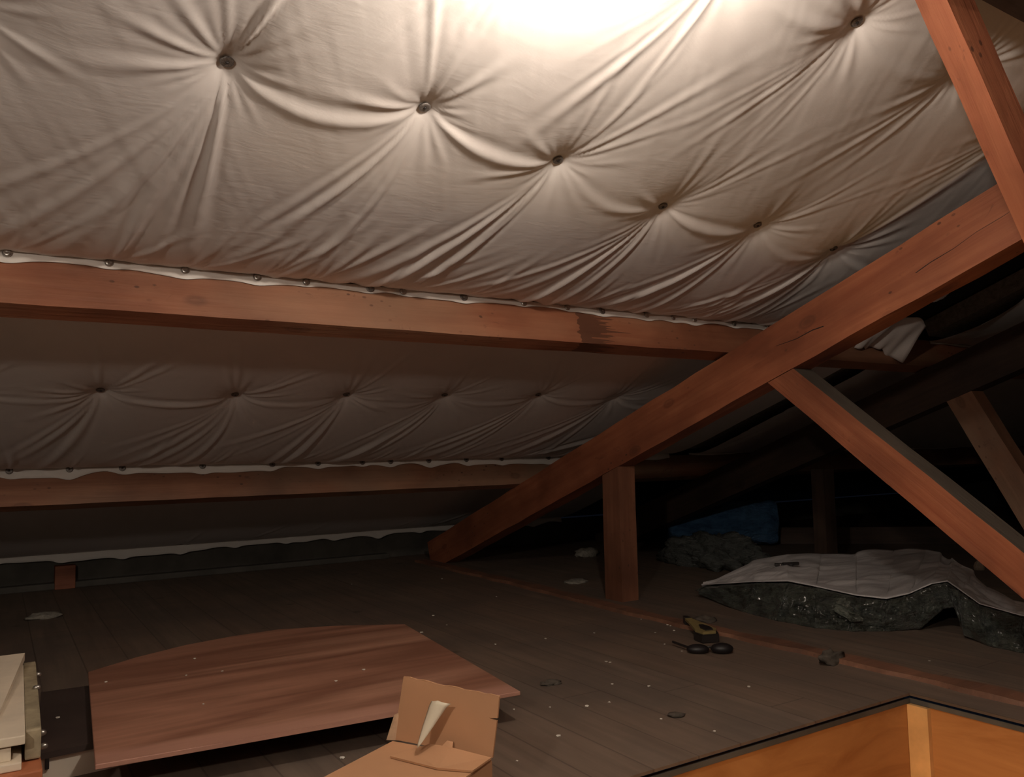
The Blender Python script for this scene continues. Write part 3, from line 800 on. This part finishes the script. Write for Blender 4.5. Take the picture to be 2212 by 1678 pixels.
# ------------------------------------------------------------------ insulation batt right
def batt():
    root = empty('insulation_batt', (2.5, 1.9, 0), 'glass wool batt with white paper facing, lying on the floor at right', 'insulation')
    org = np.array([2.5, 1.9, 0.0])
    #          ground edge            top front edge          top back edge
    St = [((2.415, 2.425, 0.012), (2.425, 2.428, 0.042), (2.46, 2.43, 0.050)),
          ((2.33, 2.12, 0.0), (2.385, 2.11, 0.098), (2.70, 2.40, 0.110)),
          ((2.303, 1.95, 0.0), (2.385, 1.96, 0.118), (2.88, 2.364, 0.130)),
          ((2.306, 1.794, 0.0), (2.394, 1.85, 0.112), (3.02, 2.30, 0.131)),
          ((2.36, 1.70, 0.0), (2.419, 1.715, 0.098), (3.157, 2.223, 0.130)),
          ((2.44, 1.63, 0.0), (2.447, 1.622, 0.096), (3.35, 2.17, 0.130)),
          ((2.545, 1.572, 0.004), (2.51, 1.585, 0.110), (3.515, 2.124, 0.128)),
          ((2.585, 1.515, 0.072), (2.545, 1.525, 0.146), (3.47, 2.03, 0.115)),
          ((2.575, 1.475, 0.085), (2.548, 1.475, 0.160), (3.38, 1.93, 0.105)),
          ((2.535, 1.425, 0.010), (2.535, 1.43, 0.140), (3.15, 1.72, 0.10)),
          ((2.505, 1.33, 0.0), (2.54, 1.375, 0.105), (2.92, 1.55, 0.10)),
          ((2.485, 1.22, 0.0), (2.56, 1.27, 0.085), (2.75, 1.38, 0.09)),
          ((2.47, 1.08, 0.0), (2.57, 1.12, 0.080), (2.70, 1.18, 0.08))]
    def interp(k, t):
        i = min(int(t), len(St)-2); f = t-i; f = f*f*(3-2*f)
        return np.array(St[i][k])*(1-f) + np.array(St[i+1][k])*f
    n = 220; m_side = 22; m_top = 50
    r = np.random.default_rng(5)
    # wool body: front wall + thin top skin + back wall
    rows = []; rowsT = []
    for i in range(n+1):
        t = (len(St)-1)*i/n
        g, f, b = interp(0, t), interp(1, t), interp(2, t)
        out = np.array([f[0]-b[0], f[1]-b[1], 0.0]); out /= (np.linalg.norm(out)+1e-6)
        row = []
        under = b.copy(); under[2] = g[2]
        for j in range(m_side+1):
            s = j/m_side
            p = g*(1-s)+f*s
            bul = math.sin(math.pi*s)
            nz = 0.024*float(vnoise(np.array(t*3.1), np.array(s*3.0), 21)) + 0.016*float(vnoise(np.array(t*8), np.array(s*6.0), 22)) + 0.010*float(vnoise(np.array(t*24), np.array(s*16.0), 23))
            lay = 0.006*math.sin(s*15+float(vnoise(np.array(t*2.0), np.array(0.0), 24))*3)
            row.append(p + out*(0.012*bul + (nz+lay)*(0.25+0.75*bul)) + np.array([0, 0, 0.4*nz*bul]))
        # over the lip and back
        row.append(f - out*0.012 + np.array([0, 0, 0.002+0.003*r.standard_normal()*0.5]))
        row.append(b*0.15+f*0.85 + np.array([0, 0, -0.022])); row.append(b*0.6+f*0.4 + np.array([0, 0, -0.042])); row.append(b + np.array([0, 0, -0.012]))
        row.append(under + np.array([0, 0, 0.0])); 
        rows.append(row)
        tr = []
        for j in range(m_top+1):
            s = j/m_top
            a = f - out*0.008
            p = a*(1-s)+b*s
            sag = -0.020*math.sin(math.pi*s)*(0.3 if t < 4 else 1.0) + 0.012*math.sin(math.pi*min(1, s*1.6))*(1 if t < 3 else 0)
            nz = 0.010*float(vnoise(np.array(t*1.6), np.array(s*5.0), 31)) + 0.006*float(vnoise(np.array(t*1.2+s*6), np.array(s*14.0-t*2), 32))
            tr.append(p + np.array([0, 0, 0.006+sag*0.6+nz*min(1, s*6)]))
        rowsT.append(tr)
    def grid(name, rows, mat, close=False):
        nv = len(rows[0]); V = [tuple(v-org) for rw in rows for v in rw]; F = []
        for i in range(len(rows)-1):
            for j in range(nv-1 if not close else nv):
                F.append((i*nv+j, (i+1)*nv+j, (i+1)*nv+(j+1) % nv, i*nv+(j+1) % nv))
        o = mesh_obj(name, V, F, mat, root, True); return o
    grid('wool', rows, M_wool, True)
    o = grid('paper_facing', rowsT, M_facing); s = o.modifiers.new('s', 'SOLIDIFY'); s.thickness = 0.003; s.offset = 1
    V = []; F = []; nu = nv = 14
    for i in range(nu):
        for j in range(nv):
            u, v = i/(nu-1)-0.5, j/(nv-1)-0.5
            c = 0.012*float(vnoise(np.array(u*7+3), np.array(v*6+3), 71)) + 0.007*float(vnoise(np.array(u*15+3), np.array(v*14+3), 72))
            V.append((-0.150+0.02*v+c, -0.20+u*(0.11-0.09*(v+0.5)*(0.6+0.4*math.sin(i)))+0.03*v, 0.070+v*(0.075-0.05*abs(u)*2)+0.02*u))
    for i in range(nu-1):
        for j in range(nv-1): F.append((i*nv+j, (i+1)*nv+j, (i+1)*nv+j+1, i*nv+j+1))
    mesh_obj('film_scrap', V, F, M_filmscrap, root, False)['label'] = 'crumpled clear plastic film scrap'
batt()
def lump(name, c, rad, mat, label, cat, seed, amp=0.3, flat=0.0, sub=4, group=None, fs=2.0):
    bm = bmesh.new(); bmesh.ops.create_icosphere(bm, subdivisions=sub, radius=1.0)
    for v in bm.verts:
        d = v.co.normalized()
        n = float(vnoise(np.array(d.x*fs+d.z+5), np.array(d.y*fs-d.z*1.3+7), seed)) + 0.5*float(vnoise(np.array(d.x*fs*2.6+d.z*2+5), np.array(d.y*fs*2.6+d.z*3), seed+1))
        n += 0.3*float(vnoise(np.array(d.x*fs*7+d.z*5), np.array(d.y*fs*7-d.z*6), seed+2))
        q = d*(1+amp*n); v.co = Vector((q.x*rad[0], q.y*rad[1], max(q.z, -0.55)*rad[2]))
    lo = min(v.co.z for v in bm.verts)
    for v in bm.verts: v.co.z -= lo
    o = bm_obj(name, bm, mat, smooth=True); o.location = c
    return tag(o, label, cat, group)
lump('wool_heap', (3.12, 3.02, 0.0), (0.16, 0.27, 0.105), M_heap, 'grey heap of film-wrapped wool in the dark behind the post', 'insulation', 40, 0.28, sub=5, fs=3)
def blue_roll():
    root = empty('insulation_roll', (3.80, 3.62, 0.0), 'blue plastic-wrapped insulation roll in the dark right of the post', 'insulation')
    bm = bmesh.new(); L = 0.66; seg = 64; n = 60; rows = []
    for i in range(n+1):
        u = i/n
        ring = []
        for k in range(seg):
            a = 2*math.pi*k/seg
            rr = 0.135 + 0.016*float(vnoise(np.array(u*6), np.array(k*0.35 if k < 32 else (64-k)*0.35), 51)) + 0.006*float(vnoise(np.array(u*20), np.array(math.sin(a)*4+9), 52)) - 0.02*max(0, u-0.93)*14*0.7 - 0.02*max(0, 0.07-u)*14
            ring.append(bm.verts.new(((u-0.5)*L, rr*math.cos(a)*1.15, 0.148+rr*math.sin(a))))
        rows.append(ring)
    for a, b in zip(rows, rows[1:]):
        for k in range(seg): bm.faces.new((a[k], a[(k+1) % seg], b[(k+1) % seg], b[k]))
    bm_obj('film', bm, M_bluefilm, root, True)
    for sgn, ring_x in ((-1, -L/2+0.004), (1, L/2-0.004)):
        bm = bmesh.new()
        v = [bm.verts.new((ring_x, 0.14*math.cos(2*math.pi*k/32), 0.145+0.12*math.sin(2*math.pi*k/32))) for k in range(32)]; bm.faces.new(v)
        bm_obj('end_face', bm, M_heap, root)
    root.rotation_euler = (0, 0, math.radians(-38))
blue_roll()
lump('wool_tuft', (2.86, 3.76, 0.0), (0.07, 0.045, 0.032), M_woolpale, 'pale tuft of wool on the dark floor, nearest the rafter foot', 'insulation', 60, 0.35, sub=3)
lump('wool_tuft', (2.26, 3.05, 0.0), (0.05, 0.035, 0.010), M_woolpale, 'flat grey wool tuft on the floor left of the post', 'insulation', 63, 0.4, sub=3)
lump('plaster_scrap', (0.165, 3.67, 0.0), (0.058, 0.032, 0.014), M_woolpale, 'pale scrap on the floor at far left, before the eave', 'scrap', 66, 0.25, sub=3)
lump('grey_scrap', (2.105, 2.09, 0.0), (0.04, 0.03, 0.012), M_scrap, 'grey scrap just behind the black and yellow tool', 'scrap', 69, 0.35, sub=3)
lump('rag', (1.975, 1.485, 0.0), (0.050, 0.016, 0.022), M_scrap, 'small crumpled grey rag beside the batten, right of the tool', 'rag', 72, 0.75, sub=3)
lump('bark_piece', (1.227, 1.78, 0.0), (0.024, 0.020, 0.006), M_scrap, 'small dark crumpled piece on the floor right of the board', 'scrap', 75, 0.5, sub=3)
lump('wood_chip', (1.31, 1.40, 0.0), (0.020, 0.014, 0.005), M_scrap, 'thin dark chip on the boards near the stairwell edge', 'scrap', 78, 0.5, sub=2)
lump('wool_tuft', (2.64, 1.42, 0.20), (0.014, 0.014, 0.022), M_woolpale, 'tiny pale wool tuft caught on the underside of the strut', 'insulation', 79, 0.3, sub=2)

# tape-like tool
def tool():
    root = empty('hand_tool', (1.93, 1.93, 0.0), 'small black and yellow hand tool lying beside the batten', 'tool')
    a = math.atan2(2.101-1.95, 1.993-1.955)
    bm = bmesh.new()
    # long yellow-topped handle
    pts = [(-0.012, -0.06), (0.030, -0.055), (0.045, -0.02), (0.030, 0.10), (0.020, 0.165), (0.004, 0.165), (-0.004, 0.10), (-0.024, -0.02)]
    poly_prism(bm, pts, 0.026, 0.034); bm_obj('strip', bm, M_yellow, root)
    bm = bmesh.new(); pts = [(-0.020, -0.070), (0.036, -0.066), (0.050, -0.02), (0.032, 0.03), (-0.012, 0.03), (-0.030, -0.02)]
    poly_prism(bm, pts, 0.0, 0.026); bmesh.ops.bevel(bm, geom=bm.edges[:], offset=0.003, segments=2, affect='EDGES')
    bm_obj('case', bm, M_black, root)
    bm = bmesh.new(); poly_prism(bm, [(0.000, -0.045), (0.026, -0.042), (0.030, -0.01), (0.020, 0.03), (0.006, 0.03), (-0.004, -0.01)], 0.034, 0.038)
    bm_obj('grip', bm, M_black, root)
    bm = bmesh.new(); poly_prism(bm, [(0.001, 0.150), (0.023, 0.150), (0.021, 0.182), (0.005, 0.180)], 0.0, 0.036)
    bm_obj('end_hook', bm, M_black, root)
    root.rotation_euler = (0, 0, math.radians(-25))
    root.location = (1.905, 1.915, 0)
tool()
def shades():
    root = empty('sunglasses', (1.79, 1.765, 0.0), 'dark sunglasses lying on the floor in front of the tool', 'glasses')
    def blob(name, c, r, mat, par):
        bm = bmesh.new(); bmesh.ops.create_uvsphere(bm, u_segments=20, v_segments=12, radius=1)
        bmesh.ops.scale(bm, vec=r, verts=bm.verts[:]); bmesh.ops.translate(bm, vec=c, verts=bm.verts[:])
        return bm_obj(name, bm, mat, par, True)
    blob('lens', (-0.034, 0, 0.012), (0.033, 0.022, 0.014), M_glass, root)
    blob('lens', (0.036, 0, 0.014), (0.033, 0.023, 0.016), M_glass, root)
    blob('bridge', (0.0, 0.002, 0.018), (0.012, 0.004, 0.003), M_black, root)
    for x, y1 in ((-0.062, 0.10), (0.064, 0.03)):
        bm = bmesh.new(); bm_box(bm, (-0.0025, 0, 0), (0.0025, 0.09, 0.006), 0.001, Matrix.Translation((x*0.9, 0.008, 0.010)) @ Matrix.Rotation(0.5 if x < 0 else 1.35, 4, 'Z'))
        bm_obj('temple', bm, M_black, root)
    root.rotation_euler = (0, 0, math.radians(-38))
shades()
def clip():
    root = empty('metal_clip', (2.60, 2.15, 0.139), 'small dark metal piece lying on the white paper facing', 'clip')
    bm = bmesh.new(); bm_box(bm, (-0.035, -0.012, 0), (0.03, 0.012, 0.010), 0.002); bm_obj('body', bm, M_black, root)
    bm = bmesh.new(); bm_box(bm, (-0.01, -0.016, 0.004), (0.055, -0.004, 0.016), 0.003, Matrix.Rotation(0.25, 4, 'Z')); bm_obj('jaw', bm, M_black, root)
    bm = bmesh.new(); bmesh.ops.create_uvsphere(bm, u_segments=10, v_segments=8, radius=0.005); bmesh.ops.translate(bm, vec=(-0.016, -0.014, 0.007), verts=bm.verts[:])
    bm_obj('rivet', bm, M_steel, root, True)
    root.rotation_euler = (0, 0, math.radians(-40))
clip()

# ------------------------------------------------------------------ crumbs
def crumb_mesh(seed):
    r = random.Random(seed); bm = bmesh.new(); bmesh.ops.create_icosphere(bm, subdivisions=1, radius=1)
    for v in bm.verts: v.co *= r.uniform(0.6, 1.25)
    for v in bm.verts: v.co.z = v.co.z*0.55+0.5
    bmesh.ops.recalc_face_normals(bm, faces=bm.faces[:])
    me = bpy.data.meshes.new('crumb'); bm.to_mesh(me); bm.free(); me.materials.append(M_crumb); return me
CR = [crumb_mesh(i) for i in range(6)]
SP = [(1.423, 3.678), (1.355, 2.595), (1.341, 2.242), (1.509, 2.209), (1.683, 2.177), (1.484, 1.867), (1.356, 1.685), (1.418, 1.613), (1.117, 1.623), (1.193, 1.577), (1.252, 1.569), (1.02, 1.454), (1.269, 1.407), (1.306, 1.283), (1.615, 1.463), (1.485, 1.853), (1.951, 2.25), (1.96, 2.126), (1.955, 2.105), (1.914, 2.045), (1.759, 1.924), (1.845, 2.061), (1.74, 1.83), (1.04, 1.658), (0.874, 1.386), (0.597, 1.601), (1.831, 3.55), (1.391, 2.772), (1.783, 2.967), (2.204, 1.34), (1.23, 2.54)]
def crumb(x, y, z, s, label, group):
    o = bpy.data.objects.new('crumb', rnd.choice(CR)); link(o)
    o.location = (x, y, z - s*0.05); o.scale = (s*rnd.uniform(.8, 1.3), s*rnd.uniform(.8, 1.3), s*0.8); o.rotation_euler = (0, 0, rnd.uniform(0, 6))
    tag(o, label, 'crumb', group)
for i, (x, y) in enumerate(SP):
    crumb(x, y, 0.0, rnd.uniform(0.0026, 0.0055), 'tiny white crumb lying on the dusty floorboards', 'white crumbs on the floorboards')
for (x, y) in [(0.455, 2.304), (0.486, 2.13), (0.405, 2.143), (0.389, 1.874), (0.235, 2.199), (0.776, 1.93), (0.685, 1.875)]:
    crumb(x, y, 0.075, rnd.uniform(0.003, 0.0045), 'tiny white crumb lying on the reddish board', 'white crumbs on the board')
crumb(0.125, 2.02, 0.0575, 0.005, 'white crumb lying on the black lid of the flat box', None)
